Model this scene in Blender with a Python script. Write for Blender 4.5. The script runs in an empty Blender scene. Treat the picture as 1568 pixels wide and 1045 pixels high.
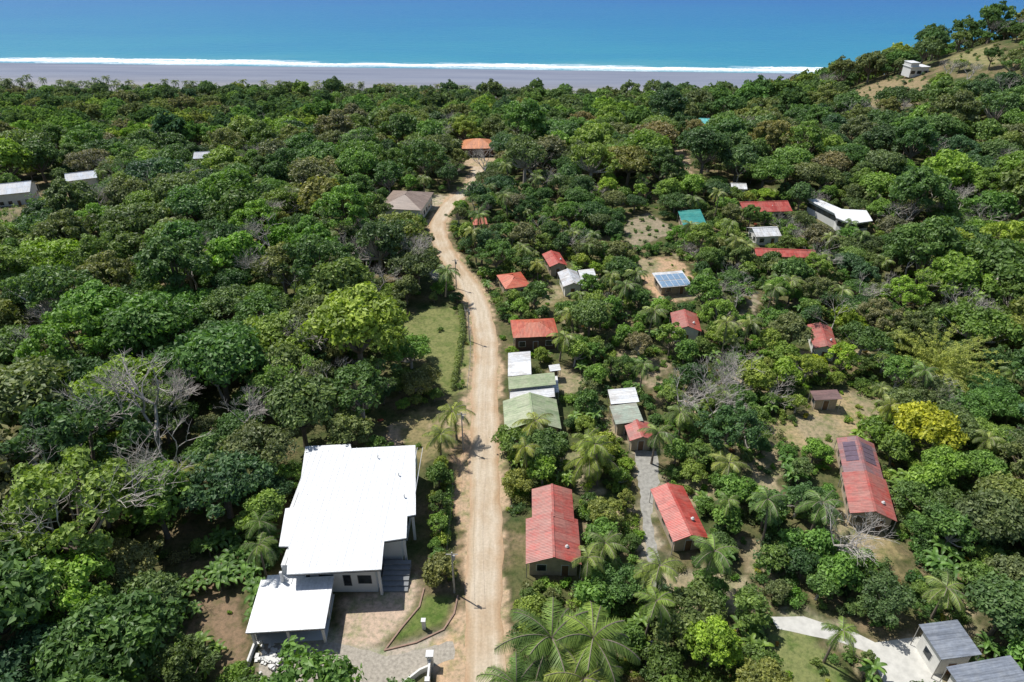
import bpy, math, random
import numpy as np
from mathutils import Vector, Matrix
R=random.Random(7); NR=np.random.default_rng(7)
scene=bpy.context.scene
COL=scene.collection

# ------------------------------------------------------------ terrain
def nss(a,b,t):
    t=np.clip((t-a)/(b-a),0,1); return t*t*(3-2*t)
def Hn(x,y):
    z=60-56*nss(200,620,y)
    z=z-9*nss(50,160,-x)*(1-nss(300,600,y))
    z=z-4*nss(55,110,x)*(1-nss(200,300,y))
    dx=np.maximum(0,300-x)/120; dy=(y-400)/np.where(y>400,90,150)
    z=z+52*np.exp(-dx*dx-dy*dy)
    z=z-6*nss(620,860,y+x*.07)
    return z
def H(x,y): return float(Hn(np.float64(x),np.float64(y)))

# ------------------------------------------------------------ node helpers
def newmat(name):
    m=bpy.data.materials.new(name); m.use_nodes=True
    nt=m.node_tree; nt.nodes.clear()
    out=nt.nodes.new('ShaderNodeOutputMaterial')
    b=nt.nodes.new('ShaderNodeBsdfPrincipled')
    nt.links.new(b.outputs[0],out.inputs[0])
    return m,nt,b,out
def N(nt,t,**k):
    n=nt.nodes.new(t)
    for a,v in k.items(): setattr(n,a,v)
    return n
def noise(nt,scale,detail=4,coord='Object',rough=.6,vec=None):
    n=N(nt,'ShaderNodeTexNoise'); n.inputs['Scale'].default_value=scale
    n.inputs['Detail'].default_value=detail; n.inputs['Roughness'].default_value=rough
    if vec is None:
        tc=N(nt,'ShaderNodeTexCoord'); vec=tc.outputs[coord]
    nt.links.new(vec,n.inputs['Vector']); return n
def ramp(nt,fac,stops,interp='LINEAR'):
    r=N(nt,'ShaderNodeValToRGB'); cr=r.color_ramp; cr.interpolation=interp
    while len(cr.elements)<len(stops): cr.elements.new(.5)
    for e,(p,c) in zip(cr.elements,stops):
        e.position=p; e.color=(c[0],c[1],c[2],1) if not isinstance(c,(int,float)) else (c,c,c,1)
    nt.links.new(fac,r.inputs[0]); return r
def mixc(nt,fac,a,b,mode='MIX'):
    m=N(nt,'ShaderNodeMix',data_type='RGBA',blend_type=mode)
    for s,v in ((0,fac),(6,a),(7,b)):
        if isinstance(v,(int,float)): m.inputs[s].default_value=v
        elif isinstance(v,tuple): m.inputs[s].default_value=(v[0],v[1],v[2],1)
        else: nt.links.new(v,m.inputs[s])
    return m.outputs[2]
def bump(nt,b,h,strength=.3,dist=.1):
    n=N(nt,'ShaderNodeBump'); n.inputs['Strength'].default_value=strength; n.inputs['Distance'].default_value=dist
    nt.links.new(h,n.inputs['Height']); nt.links.new(n.outputs[0],b.inputs['Normal'])
def math_(nt,op,a,b=None):
    m=N(nt,'ShaderNodeMath',operation=op)
    for i,v in enumerate((a,b)):
        if v is None: continue
        if isinstance(v,(int,float)): m.inputs[i].default_value=v
        else: nt.links.new(v,m.inputs[i])
    return m.outputs[0]
def plain(name,col,rough=.7,var=.25,scale=1.5,metal=0):
    m,nt,b,o=newmat(name)
    n=noise(nt,scale,5)
    c=ramp(nt,n.outputs[0],[(.3,tuple(x*(1-var) for x in col)),(.7,tuple(min(1,x*(1+var*.6)) for x in col))])
    nt.links.new(c.outputs[0],b.inputs['Base Color']); b.inputs['Roughness'].default_value=rough
    b.inputs['Metallic'].default_value=metal
    return m

def leafmat(name,cols,trans=.3,spec=.32,far=False):
    m,nt,b,out=newmat(name)
    oi=N(nt,'ShaderNodeObjectInfo')
    k=len(cols)
    c=ramp(nt,oi.outputs['Random'],[(i/max(1,k-1),cols[i]) for i in range(k)])
    nz=noise(nt,.028,1,vec=oi.outputs['Location'])
    pr=ramp(nt,nz.outputs[0],[(.35,(.78,.88,.9)),(.5,(1,1,1)),(.65,(1.3,1.15,.85))])
    c2=mixc(nt,1.0,c.outputs[0],pr.outputs[0],'MULTIPLY')
    at=N(nt,'ShaderNodeAttribute',attribute_name='tint')
    tr=ramp(nt,at.outputs['Fac'],[(0,(.5,.55,.55)),(.5,(1,1,1)),(1,(1.85,1.7,1.45))])
    c3=mixc(nt,1.0,c2,tr.outputs[0],'MULTIPLY')
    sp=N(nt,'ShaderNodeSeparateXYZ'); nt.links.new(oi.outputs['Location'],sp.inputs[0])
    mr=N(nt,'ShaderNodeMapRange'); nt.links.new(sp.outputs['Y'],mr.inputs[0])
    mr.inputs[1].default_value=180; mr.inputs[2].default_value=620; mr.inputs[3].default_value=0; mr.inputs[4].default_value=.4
    c4=mixc(nt,mr.outputs[0],c3,(.17,.22,.17))  # distance haze painted into the leaf colour, paler with growing Y
    t=N(nt,'ShaderNodeBsdfTranslucent')
    c5=mixc(nt,1.0,c4,(1.25,1.35,.6),'MULTIPLY'); nt.links.new(c5,t.inputs[0])
    ms=N(nt,'ShaderNodeMixShader'); ms.inputs[0].default_value=trans
    if far:
        nt.nodes.remove(b); b=N(nt,'ShaderNodeBsdfDiffuse'); nt.links.new(c4,b.inputs[0])
    else:
        nt.links.new(c4,b.inputs['Base Color']); b.inputs['Roughness'].default_value=.48
        b.inputs['Specular IOR Level'].default_value=spec
    nt.links.new(b.outputs[0],ms.inputs[1]); nt.links.new(t.outputs[0],ms.inputs[2]); nt.links.new(ms.outputs[0],out.inputs[0])
    return m

def g(c,k=2.1): return tuple(x*k for x in c)
DK=g((.031,.060,.022));MD=g((.056,.098,.028));BR=g((.080,.145,.029));YG=g((.125,.165,.035));OL=g((.092,.102,.042));BN=g((.105,.095,.055));BG=g((.038,.072,.036));LM=g((.105,.175,.028))
FC=[DK,MD,OL,MD,BG,BR,MD,OL,DK,LM,YG,MD,BR,BN,MD,DK]
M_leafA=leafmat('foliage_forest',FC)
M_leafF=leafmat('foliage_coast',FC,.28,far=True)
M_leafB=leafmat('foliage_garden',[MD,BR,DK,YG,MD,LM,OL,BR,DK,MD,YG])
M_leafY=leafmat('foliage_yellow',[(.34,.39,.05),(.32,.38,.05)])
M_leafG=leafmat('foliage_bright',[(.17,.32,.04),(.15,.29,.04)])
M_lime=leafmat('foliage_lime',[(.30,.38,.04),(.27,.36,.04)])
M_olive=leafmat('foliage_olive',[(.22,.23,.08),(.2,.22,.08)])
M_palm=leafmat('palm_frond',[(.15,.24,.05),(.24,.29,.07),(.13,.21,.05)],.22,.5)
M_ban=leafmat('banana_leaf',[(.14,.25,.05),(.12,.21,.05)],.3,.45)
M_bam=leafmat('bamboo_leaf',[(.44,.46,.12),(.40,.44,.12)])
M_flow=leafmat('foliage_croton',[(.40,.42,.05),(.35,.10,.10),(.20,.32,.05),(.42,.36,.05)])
M_bark=plain('bark',(.20,.165,.13),.9)
M_barkg=plain('bare_bark',(.44,.40,.36),.9)

# ------------------------------------------------------------ mesh builder
class B:
    def __init__(s): s.v=[];s.f=[];s.m=[];s.t=[];s.n=0
    def add(s,verts,faces,mat=0,tint=.5):
        verts=np.asarray(verts,float).reshape(-1,3); o=s.n
        s.v.append(verts); s.n+=len(verts)
        s.f.extend([tuple(i+o for i in f) for f in faces]); s.m.extend([mat]*len(faces))
        s.t.extend(list(tint) if hasattr(tint,'__len__') else [tint]*len(faces))
    def quads(s,Q,mat,tint):
        n=len(Q); o=s.n; s.v.append(Q.reshape(-1,3)); s.n+=4*n
        s.f.extend((np.arange(4*n).reshape(-1,4)+o).tolist()); s.m.extend([mat]*n); s.t.extend(np.asarray(tint).tolist())
    def box(s,c,d,mat=0,rz=0,tint=.5):
        x,y,z=d[0]/2,d[1]/2,d[2]/2
        P=np.array([(-x,-y,-z),(x,-y,-z),(x,y,-z),(-x,y,-z),(-x,-y,z),(x,-y,z),(x,y,z),(-x,y,z)])
        ca,sa=math.cos(rz),math.sin(rz)
        P=P@np.array([[ca,sa,0],[-sa,ca,0],[0,0,1]])+np.array(c)
        s.add(P,[(0,3,2,1),(4,5,6,7),(0,1,5,4),(1,2,6,5),(2,3,7,6),(3,0,4,7)],mat,tint)
    def tube(s,pts,rad,sides=5,mat=0,cap=True):
        pts=[np.array(p,float) for p in pts]; V=[];k=len(pts)
        for i,p in enumerate(pts):
            d=pts[min(i+1,k-1)]-pts[max(i-1,0)]; d/=np.linalg.norm(d)+1e-9
            a=np.cross(d,(0,0,1.)) if abs(d[2])<.9 else np.cross(d,(1.,0,0)); a/=np.linalg.norm(a)+1e-9
            b=np.cross(d,a)
            for j in range(sides):
                t=2*math.pi*j/sides; V.append(p+rad[i]*(math.cos(t)*a+math.sin(t)*b))
        F=[(i*sides+j,i*sides+(j+1)%sides,(i+1)*sides+(j+1)%sides,(i+1)*sides+j) for i in range(k-1) for j in range(sides)]
        if cap: F.append(tuple(range((k-1)*sides,k*sides)))
        s.add(V,F,mat)
    def mesh(s,name,mats):
        me=bpy.data.meshes.new(name)
        me.from_pydata(np.concatenate(s.v).tolist(),[],s.f)
        for m in mats: me.materials.append(m)
        me.polygons.foreach_set('material_index',s.m)
        a=me.attributes.new('tint','FLOAT','FACE'); a.data.foreach_set('value',s.t)
        me.update(); return me
    def obj(s,name,mats,parent=None,loc=(0,0,0),rz=0):
        return link(name,s.mesh(name,mats),parent,loc,rz)
def link(name,data,parent=None,loc=(0,0,0),rz=0,scale=1):
    o=bpy.data.objects.new(name,data); COL.objects.link(o)
    o.location=loc; o.rotation_euler=(0,0,rz); o.scale=(scale,)*3
    if parent: o.parent=parent
    return o
def unit(a): return a/(np.linalg.norm(a,axis=-1,keepdims=True)+1e-9)
def leaves(b,C,Rd,n,size,zsq=.8,mat=1,jit=.6,upb=.8,asp=.6):
    C=np.asarray(C,float);Rd=np.asarray(Rd,float); p=Rd**2/np.sum(Rd**2)
    k=NR.choice(len(C),n,p=p); d=unit(NR.normal(size=(n,3)))
    fl=NR.random(n)<upb; d[:,2]=np.where(fl,np.abs(d[:,2]),d[:,2])
    wob=1+.22*np.sin(d[:,0]*7+k)*np.cos(d[:,1]*6+k*2)
    pos=C[k]+d*(Rd[k]*NR.uniform(.66,1.12,n)*wob)[:,None]*np.array([1,1,zsq])
    nr=unit(d+np.array([0,0,.25])+jit*NR.normal(size=(n,3))); tg=unit(np.cross(nr,NR.normal(size=(n,3)))); bt=np.cross(nr,tg)
    s=(size*NR.uniform(.5,1.5,n))[:,None]
    Q=np.stack([pos-tg*s,pos-bt*s*asp+tg*s*.15,pos+tg*s*1.1-nr*s*.25,pos+bt*s*asp+tg*s*.1],1)
    ct=NR.uniform(.1,.9,len(C))
    b.quads(Q,mat,np.clip(ct[k]*.55+NR.random(n)*.5,0,1))
def broad(name,Rr,Ht,ncl,nl,size,leafm,flat=.6,crmin=.2,crmax=.36,base=.45,irregular=.25,bark=None,limbs=12):
    b=B(); cz=Ht*base+ (Ht*(1-base))*.35; top=Ht-cz
    C=[];Rs=[]
    lob=[R.uniform(1-irregular,1+irregular*.6) for _ in range(5)]
    for i in range(ncl):
        u=(i+.5)/ncl; zz=1-u*1.12; a=i*2.39996+R.uniform(-.5,.5); rr=math.sqrt(max(0,1-zz*zz))
        lo=lob[int((a%(2*math.pi))/(2*math.pi)*5)%5]
        cr=Rr*R.uniform(crmin,crmax); q=R.uniform(.66,1.05)*lo
        C.append((rr*math.cos(a)*(Rr-cr*.8)*q, rr*math.sin(a)*(Rr-cr*.8)*q, cz+zz*(top-cr*.6)*R.uniform(.68,1.1)*(1 if zz>0 else flat)))
        Rs.append(cr)
    leaves(b,C,Rs,int(nl*.72),size*1.12)
    hub=(R.uniform(-.3,.3),R.uniform(-.3,.3),Ht*base*.8); tr=Rr*.05+.05
    b.tube([(0,0,-.5),(hub[0]*.5,hub[1]*.5,hub[2]*.5),hub],[tr*1.4,tr,tr*.85],7)
    for i in R.sample(range(ncl),min(ncl,limbs)):
        c=np.array(C[i]); h=np.array(hub); mid=(c+h)/2+np.array([0,0,-.1*Rr]); b.tube([h,mid,c],[tr*.55,tr*.35,tr*.1],5)
    return b.mesh(name,[bark or M_bark,leafm])
NEAR=[broad('broadleaf_a',6,12.0,38,11000,.24,M_leafA,.6,.16,.34),
 broad('broadleaf_b',6,11,24,10000,.27,M_leafA,.4,.22,.42,.5,.4),
 broad('broadleaf_c',5.4,13.5,44,11000,.22,M_leafA,.7,.14,.28,.45,.35),
 broad('broadleaf_d',6.6,9.5,60,11500,.23,M_leafA,.3,.11,.22,.55,.3),
 broad('broadleaf_e',5.6,12,30,8500,.27,M_leafA,.6,.16,.34,.4,.5),
 broad('broadleaf_f',6,12,18,8000,.30,M_leafA,.6,.22,.40,.4,.45),
 broad('broadleaf_g',6.2,11,52,6000,.21,M_leafA,.5,.10,.2,.5,.5,M_barkg,40),
 broad('broadleaf_h',5.8,13,70,9000,.21,M_leafA,.6,.09,.2,.4,.45),
 broad('broadleaf_i',7,10,34,8000,.24,M_leafA,.3,.12,.28,.55,.55,M_barkg,24)]
SMALL=[broad('garden_tree_a',3,5.0,18,4000,.17,M_leafB,.6,.2,.4,.35,.4),
 broad('garden_tree_b',3,6.0,14,3400,.20,M_leafB,.7,.24,.42,.3,.45),
 broad('garden_tree_c',3.2,4.6,26,4000,.16,M_leafB,.5,.14,.32,.4,.4),
 broad('garden_tree_d',2.8,5.4,16,2200,.19,M_leafB,.6,.2,.36,.35,.5,M_barkg,14),
 broad('garden_tree_e',2.6,6.6,22,3600,.16,M_leafB,.8,.14,.3,.25,.5)]
FAR=[broad('far_tree_a',6,11.5,26,2300,.44,M_leafF,.6,.16,.34),
 broad('far_tree_b',6,9.5,20,2100,.44,M_leafF,.4,.2,.42,.5,.4),
 broad('far_tree_c',5.6,13,34,2300,.42,M_leafF,.7,.14,.28,.45,.4)]
def shrub(name,rr,n,size,m,k=6):
    b=B(); C=[(R.uniform(-rr,rr)*.6,R.uniform(-rr,rr)*.6,rr*R.uniform(.2,.8)) for _ in range(k)]
    leaves(b,C,[rr*R.uniform(.3,.6) for _ in C],n,size,.8,1,.7,.85)
    for c in C[:4]: b.tube([(0,0,-.2),c],[.05,.02],4)
    return b.mesh(name,[M_bark,m])
SHRUB=[shrub('shrub_a',1.2,380,.14,M_leafB),shrub('shrub_b',1.1,340,.15,M_leafB,4),shrub('shrub_c',1.4,420,.13,M_leafA,8),shrub('shrub_d',1.0,280,.14,M_leafG,4),shrub('shrub_e',.8,200,.12,M_flow,3)]

def palm(name,trunk,fl,nf,m,lean=.8,seg=20):
    b=B(); lx,ly=R.uniform(-1,1)*lean,R.uniform(-1,1)*lean
    b.tube([(0,0,-.4),(lx*.15,ly*.15,trunk*.35),(lx*.5,ly*.5,trunk*.7),(lx,ly,trunk)],[.24,.17,.14,.13],7)
    top=np.array([lx,ly,trunk])
    for i in range(nf):
        a=i*2.39996+R.uniform(-.35,.35); el=math.radians(70-95*(i/nf)+R.uniform(-12,12)); L=fl*R.uniform(.78,1.15)*(.75+.25*min(1,i/5))
        dirh=np.array([math.cos(a),math.sin(a),0]); side=np.array([-math.sin(a),math.cos(a),0]); p=top.copy(); e=el; P=[p.copy()];E=[e]
        for s in range(seg):
            e-=math.radians(4.8+R.uniform(-.5,.5))*20/seg; p=p+(dirh*math.cos(e)+np.array([0,0,math.sin(e)]))*L/seg; P.append(p.copy());E.append(e)
        pp=P[::4]+[P[-1]]; b.tube(pp,[.045]*len(pp),3,0,False)
        Q=[];T=[];ti=R.uniform(.1,.95)
        for s in range(2,seg+1):
            u=s/seg; ll=fl*.22*math.sin(math.pi*min(1,u*.86+.1))**.6+.08
            fw=dirh*math.cos(E[s])+np.array([0,0,math.sin(E[s])])
            for sg in(-1,1):
                for h in (0,.5):
                    o=P[s]-fw*h*L/seg
                    d=unit(side*sg*.8+fw*.6+np.array([0,0,-.5+R.uniform(-.3,.3)])); w=fw*.045*fl/3.5*20/seg
                    Q.append([o-w,o+w,o+d*ll+w*.2+np.array([0,0,-.15*ll]),o+d*ll-w*.2+np.array([0,0,-.15*ll])]); T.append(min(1,ti+R.uniform(-.25,.25)))
        b.quads(np.array(Q),1,np.clip(T,0,1))
    return b.mesh(name,[M_bark,m])
PALM=[palm('palm_a',7,3.7,15,M_palm),palm('palm_b',6,3.9,17,M_palm),palm('palm_c',8.5,3.5,14,M_palm,1.4)]
PALMBIG=[palm('palm_big_a',4.4,4.4,22,M_palm,.5,34),palm('palm_big_b',5.2,4.2,20,M_palm,.9,34)]
def banana(name):
    b=B()
    for st in range(3):
        ox,oy=R.uniform(-.8,.8),R.uniform(-.8,.8); hh=R.uniform(1.2,2)
        b.tube([(ox,oy,-.2),(ox,oy,hh)],[.15,.09],6)
        for i in range(7):
            a=i*2.4+R.random(); e=math.radians(R.uniform(45,80)); p=np.array([ox,oy,hh]); dh=np.array([math.cos(a),math.sin(a),0]); sd=np.array([-math.sin(a),math.cos(a),0]); L=R.uniform(1.5,2.3)
            prev=None;Q=[];ti=R.uniform(.3,.9)
            for s in range(8):
                w=.3*math.sin(math.pi*min(1,(s+.6)/8.2))**.6
                cur=(p-sd*w+np.array([0,0,.08]),p.copy(),p+sd*w+np.array([0,0,.08]))
                if prev is not None: Q+= [[prev[0],prev[1],cur[1],cur[0]],[prev[1],prev[2],cur[2],cur[1]]]
                prev=cur; p=p+(dh*math.cos(e)+np.array([0,0,math.sin(e)]))*L/7; e-=math.radians(17)
            b.quads(np.array(Q),1,np.full(len(Q),ti))
    return b.mesh(name,[M_bark,M_ban])
BAN=[banana('banana_a'),banana('banana_b')]
def bare(name,Hh,spread,depth=6,leafy=0):
    b=B();tips=[]
    def grow(p,d,L,r,k):
        q=p+d*L*.5+np.array([R.uniform(-1,1),R.uniform(-1,1),0])*L*.06; e=q+unit(d+np.array([R.uniform(-1,1),R.uniform(-1,1),R.uniform(-.2,.5)])*.25)*L*.5
        b.tube([p,q,e],[r,r*.85,r*.65],5 if k>2 else 3,0,False)
        if k==0: tips.append(e); return
        for i in range(R.choice([2,3,3])):
            nd=unit(d*.8+np.array([R.uniform(-1,1)*spread,R.uniform(-1,1)*spread,R.uniform(-.25,.6)])); grow(e,nd,L*R.uniform(.68,.86),r*.6,k-1)
    grow(np.array([0,0,-.3]),np.array([0,0,1.]),Hh*.33,Hh*.03,depth)
    if leafy: leaves(b,tips,[.5]*len(tips),leafy,.15)
    return b.mesh(name,[M_barkg,M_leafB])
BARE=[bare('bare_a',10,.9),bare('bare_b',9,1.1),bare('bare_c',9,.8,6,900)]
def bamboo(name):
    b=B()
    for i in range(95):
        a=R.uniform(0,6.283); sp=R.random()**.6; L=R.uniform(8.5,13); p=np.array([R.gauss(0,.8),R.gauss(0,.8),0]); e=math.radians(88-30*sp); dh=np.array([math.cos(a),math.sin(a),0]); P=[p]
        for s in range(10):
            p=p+(dh*math.cos(e)+np.array([0,0,math.sin(e)]))*L/10; e-=math.radians(3+9*sp); P.append(p)
        b.tube(P[::2]+[P[-1]],[.05]*len(P[::2])+[.02],3,0,False)
        leaves(b,P[4:],[.45]*len(P[4:]),210,.17,.7,1,.6,.7,.3)
    return b.mesh(name,[M_bam,M_bam])

# ------------------------------------------------------------ survey data (metres)
road=[(-3.2,-60),(-3.2,20),(-3.3,49),(-3.8,57.8),(-4,68.7),(-4.4,80.6),(-4.9,93.5),(-5.3,105),(-5.5,118.6),(-6.2,131.6),(-8,143.7),(-10.9,153.9),(-14.6,164.3),(-18.1,173.4),(-21.1,184.6),(-22.6,197),(-21,209.4),(-17.6,221.2),(-14.2,232.4),(-12.8,247.7),(-13.6,262),(-14,278)]
SOFT={'scrub','d3','d4','lawnL','bedge','slope','yard','yard2','hillb','hillt','bot','yd5','left','solar','lawnB','yl1','yl2','yl3','yt','dirt2'}
Z={
'lawnL':([(-26.5,134.5),(-22.6,143.7),(-13.2,143.7),(-10.8,134.5),(-7.7,118.6),(-8,108.2),(-10.6,106),(-15.4,109.2),(-15.9,118.6),(-25.9,123.6)],(.19,.20,.075)),
'branch':([(-23.6,96.2),(-17.8,102),(-10.5,104.7),(-6.3,109.2),(-4.7,97),(-10.2,99.4),(-16.9,95),(-21.2,91.8)],(.44,.33,.23)),
'strip':([(-11.4,99.1),(-7.5,99.1),(-5.7,62.9),(-7.9,66.4),(-9.4,80.6)],(.45,.30,.19)),
'driveE':([(-32.4,55),(-24.5,57),(-15.3,53.5),(-7.2,56.5),(-5,54.5),(-5,51),(-11.7,49.5),(-14.6,46),(-31,46)],(.42,.36,.29)),
'terr':([(-24.3,61),(-17.6,62.7),(-13,66.2),(-12.4,59.7),(-16.4,53.9),(-21.9,53.9)],(.48,.37,.28)),
'cresc':([(-12.2,62.3),(-7.6,61.3),(-9,56.7),(-16.3,53.4),(-14.6,56.7),(-12.8,59.7)],(.14,.18,.05)),
'tanp':([(-8.2,58.8),(-3.8,59.8),(-3.5,44),(-9.8,44)],(.52,.36,.23)),
'slope':([(-46.6,66.4),(-41.8,68.7),(-37.4,62.9),(-32.9,52.9),(-35.9,49.5),(-44.5,56.7)],(.22,.155,.10)),
'path':([(20.9,92.7),(26,91.8),(25.1,83.7),(22.1,76.4),(22,68.7),(21.6,62.9),(19,62.9),(19.7,71.1),(20.2,80.6)],(.36,.31,.23)),
'dirt2':([(21.1,65.2),(26.3,65.2),(24.1,59.7),(20.6,57.8)],(.44,.38,.27)),
'yard':([(48.5,100.9),(55.1,99.1),(60.3,109.4),(68.4,110),(69.2,101.7),(64.4,96.6),(57.7,93.5),(44.7,90.9)],(.36,.28,.16)),
'yard2':([(49.3,75),(57.4,75),(58.2,66.4),(54.2,64),(48.7,68.7)],(.27,.22,.11)),
'lawnB':([(32.9,56.3),(37.9,56),(40.5,52.9),(40.9,46),(31.4,46)],(.19,.21,.08)),
'concE':([(34.7,59),(39.1,59),(45.1,56.8),(47,55.3),(54,56),(55,51.1),(53,45),(44.7,45),(44.5,52.9),(42.8,53.8),(35,56)],(.3,.26,.18)),
'solar':([(34.2,171.1),(44,172),(47,164.9),(45.3,146),(34.8,145),(32.6,157.5)],(.46,.31,.20)),
'scrub':([(36,200),(44,206),(48,191),(40,180),(31,177)],(.29,.24,.17)),
'd3':([(71.3,302.9),(74.8,293.1),(66.8,245.2),(60.2,244.7)],(.36,.26,.18)),
'd4':([(56,325),(64,325),(57,295.6),(50.6,299.9)],(.34,.25,.18)),
'hillb':([(178,395),(196,398),(218,388),(208,350),(187,325),(170,345)],(.27,.205,.12)),
'hillt':([(226,384),(240,400),(258,400),(254,375),(238,346),(223,363.7)],(.25,.22,.11)),
'lawnR':([(8.9,116),(13.5,114.8),(14.3,109.2),(10.9,106.8),(9.2,110.3)],(.17,.19,.07)),
'dr19':([(-32.3,226.1),(-20.7,221.2),(-18.7,209.4),(-27.7,205.3)],(.42,.35,.26)),
'wide':([(-22.6,166),(-16.5,166),(-13.2,156.7),(-19.6,158.1)],(.48,.44,.37)),
'left':([(-193,266.3),(-177.8,260.8),(-163.3,238.1),(-174.4,240.6)],(.3,.22,.14)),
'bedge':([(-21,100.9),(-15.5,103.9),(-10.8,91.8),(-14.5,86.5),(-16.6,90)],(.24,.2,.1)),
'bot':([(33,71.1),(37.8,72.3),(35.3,68.7),(31.4,68.7)],(.36,.29,.2)),
'yd5':([(10,155),(16,150),(12,142),(6,143)],(.2,.17,.08)),
'end':([(-22,280),(-6,280),(-7,262),(-19,262)],(.4,.3,.2)),
'yl1':([(-192,238),(-170,238),(-164,220),(-186,220)],(.27,.22,.14)),
'yl2':([(-178,258),(-160,258),(-150,238),(-170,238)],(.27,.22,.14)),
'yl3':([(-143,298),(-130,298),(-123,278),(-138,278)],(.27,.22,.14)),
'yt':([(92,345),(104,345),(99,322),(88,322)],(.3,.24,.16)),
'gap1':([(28,118),(33,121),(31,112),(27,110)],(.32,.25,.17)),
'gap2':([(40,88),(46,88),(44,80),(39,80)],(.34,.28,.18)),
'gap3':([(27,66),(33,66),(35,60),(28,60)],(.33,.28,.18)),
'gap4':([(60,152),(63,152),(54,135),(51,136)],(.34,.28,.2)),
'gap5':([(10,90),(13,90),(15,79),(12,79)],(.36,.30,.2)),
}
MAIN=[(-33.9,85.9),(-26.6,86.5),(-26.3,85.4),(-15.9,86.2),(-14,70.9),(-15.2,70.6),(-14.8,66.5),(-17.8,65.9),(-17.4,61.1),(-29.8,60.3),(-30.8,65),(-32.2,65),(-33.3,72.1),(-31.7,72.4)]

def inpoly(X,Y,poly):
    ins=np.zeros(X.shape,bool); n=len(poly); j=n-1
    for i in range(n):
        xi,yi=poly[i];xj,yj=poly[j]
        c=((yi>Y)!=(yj>Y))&(X<(xj-xi)*(Y-yi)/((yj-yi) or 1e-9)+xi); ins^=c; j=i
    return ins
def distline(X,Y,pl):
    D=np.full(X.shape,1e9)
    for (ax,ay),(bx,by) in zip(pl[:-1],pl[1:]):
        dx,dy=bx-ax,by-ay; t=np.clip(((X-ax)*dx+(Y-ay)*dy)/(dx*dx+dy*dy),0,1)
        D=np.minimum(D,np.hypot(X-ax-t*dx,Y-ay-t*dy))
    return D

HS=[
('red_roof_house',5.9,68.6,-1,7.8,8.4,3,'gable','y','rustred','tan'),
('red_roof_house',6.2,75.4,-1,6.3,6.8,3.25,'gable','y','rustred','tan'),
('red_roof_house',25.3,74.3,8,5.4,10.8,2.8,'gable','y','red','tan'),
('long_red_roof_house',57.9,86.2,-15,6,9.4,3.05,'gable','y','rustdark','tan'),
('long_red_roof_house',55.6,77.6,-15,6.6,9.2,3,'gable','y','rustred','tan'),
('red_roof_house',4.8,127.7,5,9.8,7.6,3.6,'hip','x','orange','dark'),
('red_roof_house',.3,151.7,17,6.4,8,3,'hip','y','orange','tan'),
('red_roof_house',11.2,163.6,12,4.8,8,3,'gable','y','red','tan'),
('metal_roof_house',14.5,152.4,7,5,8,3,'gable','y','silver','white'),
('metal_roof_house',19,154.5,3,4,6.3,2.8,'shed','y','white','white'),
('red_roof_house',38.4,130.4,-6,6,7.6,3.5,'gable','y','rustred','white'),
('red_roof_house',67,125.4,-13,5,10,3,'gable','y','rustred','white'),
('metal_roof_house',20.9,103.4,1,5.2,4.6,3,'shed','y','white','tan'),
('green_roof_house',20.7,98.2,5,5,5.4,2.9,'shed','y','grey','tan'),
('red_roof_house',22.4,93.6,4,4.4,4.8,2.7,'gable','y','rustred','tan'),
('metal_roof_house',1.5,114.3,0,4.6,8.4,3,'shed','y','white','white'),
('metal_roof_shed',7.8,107.8,0,2.3,5.4,2.6,'shed','y','white','white'),
('green_roof_house',3.8,107.4,2,9,4,3.4,'shed','y','green','white'),
('metal_roof_house',3.8,104,0,8.4,2.9,2.8,'shed','y','white','white'),
('green_roof_house',3.5,97.8,3,10,8.6,3.2,'gable','y','green','tan'),
('teal_roof_house',53.2,190.8,-4,6.6,11.5,3.5,'shed','y','teal','tan'),
('red_roof_house',79,205,4,15.5,9,3.2,'gable','x','red','tan'),
('metal_roof_house',72.8,184.2,6,7.6,7,3,'gable','x','white','white'),
('red_roof_house',73.8,170,-5,16,5.4,3,'gable','x','red','tan'),
('cabin',-14.2,286,3,13.5,13,4.5,'hip','x','orange2','dark'),
('villa',-32.9,204.5,-8,13.5,16,4.2,'hip','y','taupe','white'),
('red_roof_house',-9.8,190.1,11,4.3,5.5,3,'gable','x','orange','tan'),
('shed',59.5,104.4,-3,5,3,2.5,'shed','y','brown','tan'),
('gray_roof_house',53.9,51.9,4,4.9,4.8,4,'shed','y','slate','white'),
('gray_roof_house',55.9,46.6,7,8,4.6,4,'shed','y','slate','white'),
('gray_roof_house',-183,243,20,12,12,5,'gable','x','bluegrey','white'),
('gray_roof_house',-169,262,25,11,9,5,'gable','x','bluegrey','white'),
('gray_roof_house',-137,303,10,9,9,5,'gable','x','bluegrey','white'),
('teal_roof_house',98,350,-8,10,9,5,'gable','x','teal2','white'),
('metal_roof_house',76.7,224.4,-6,5.2,5.5,3,'gable','x','white','white'),
('metal_roof_shed',8.6,113.8,5,2.2,2.2,2.4,'shed','y','white','white'),
]
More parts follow.
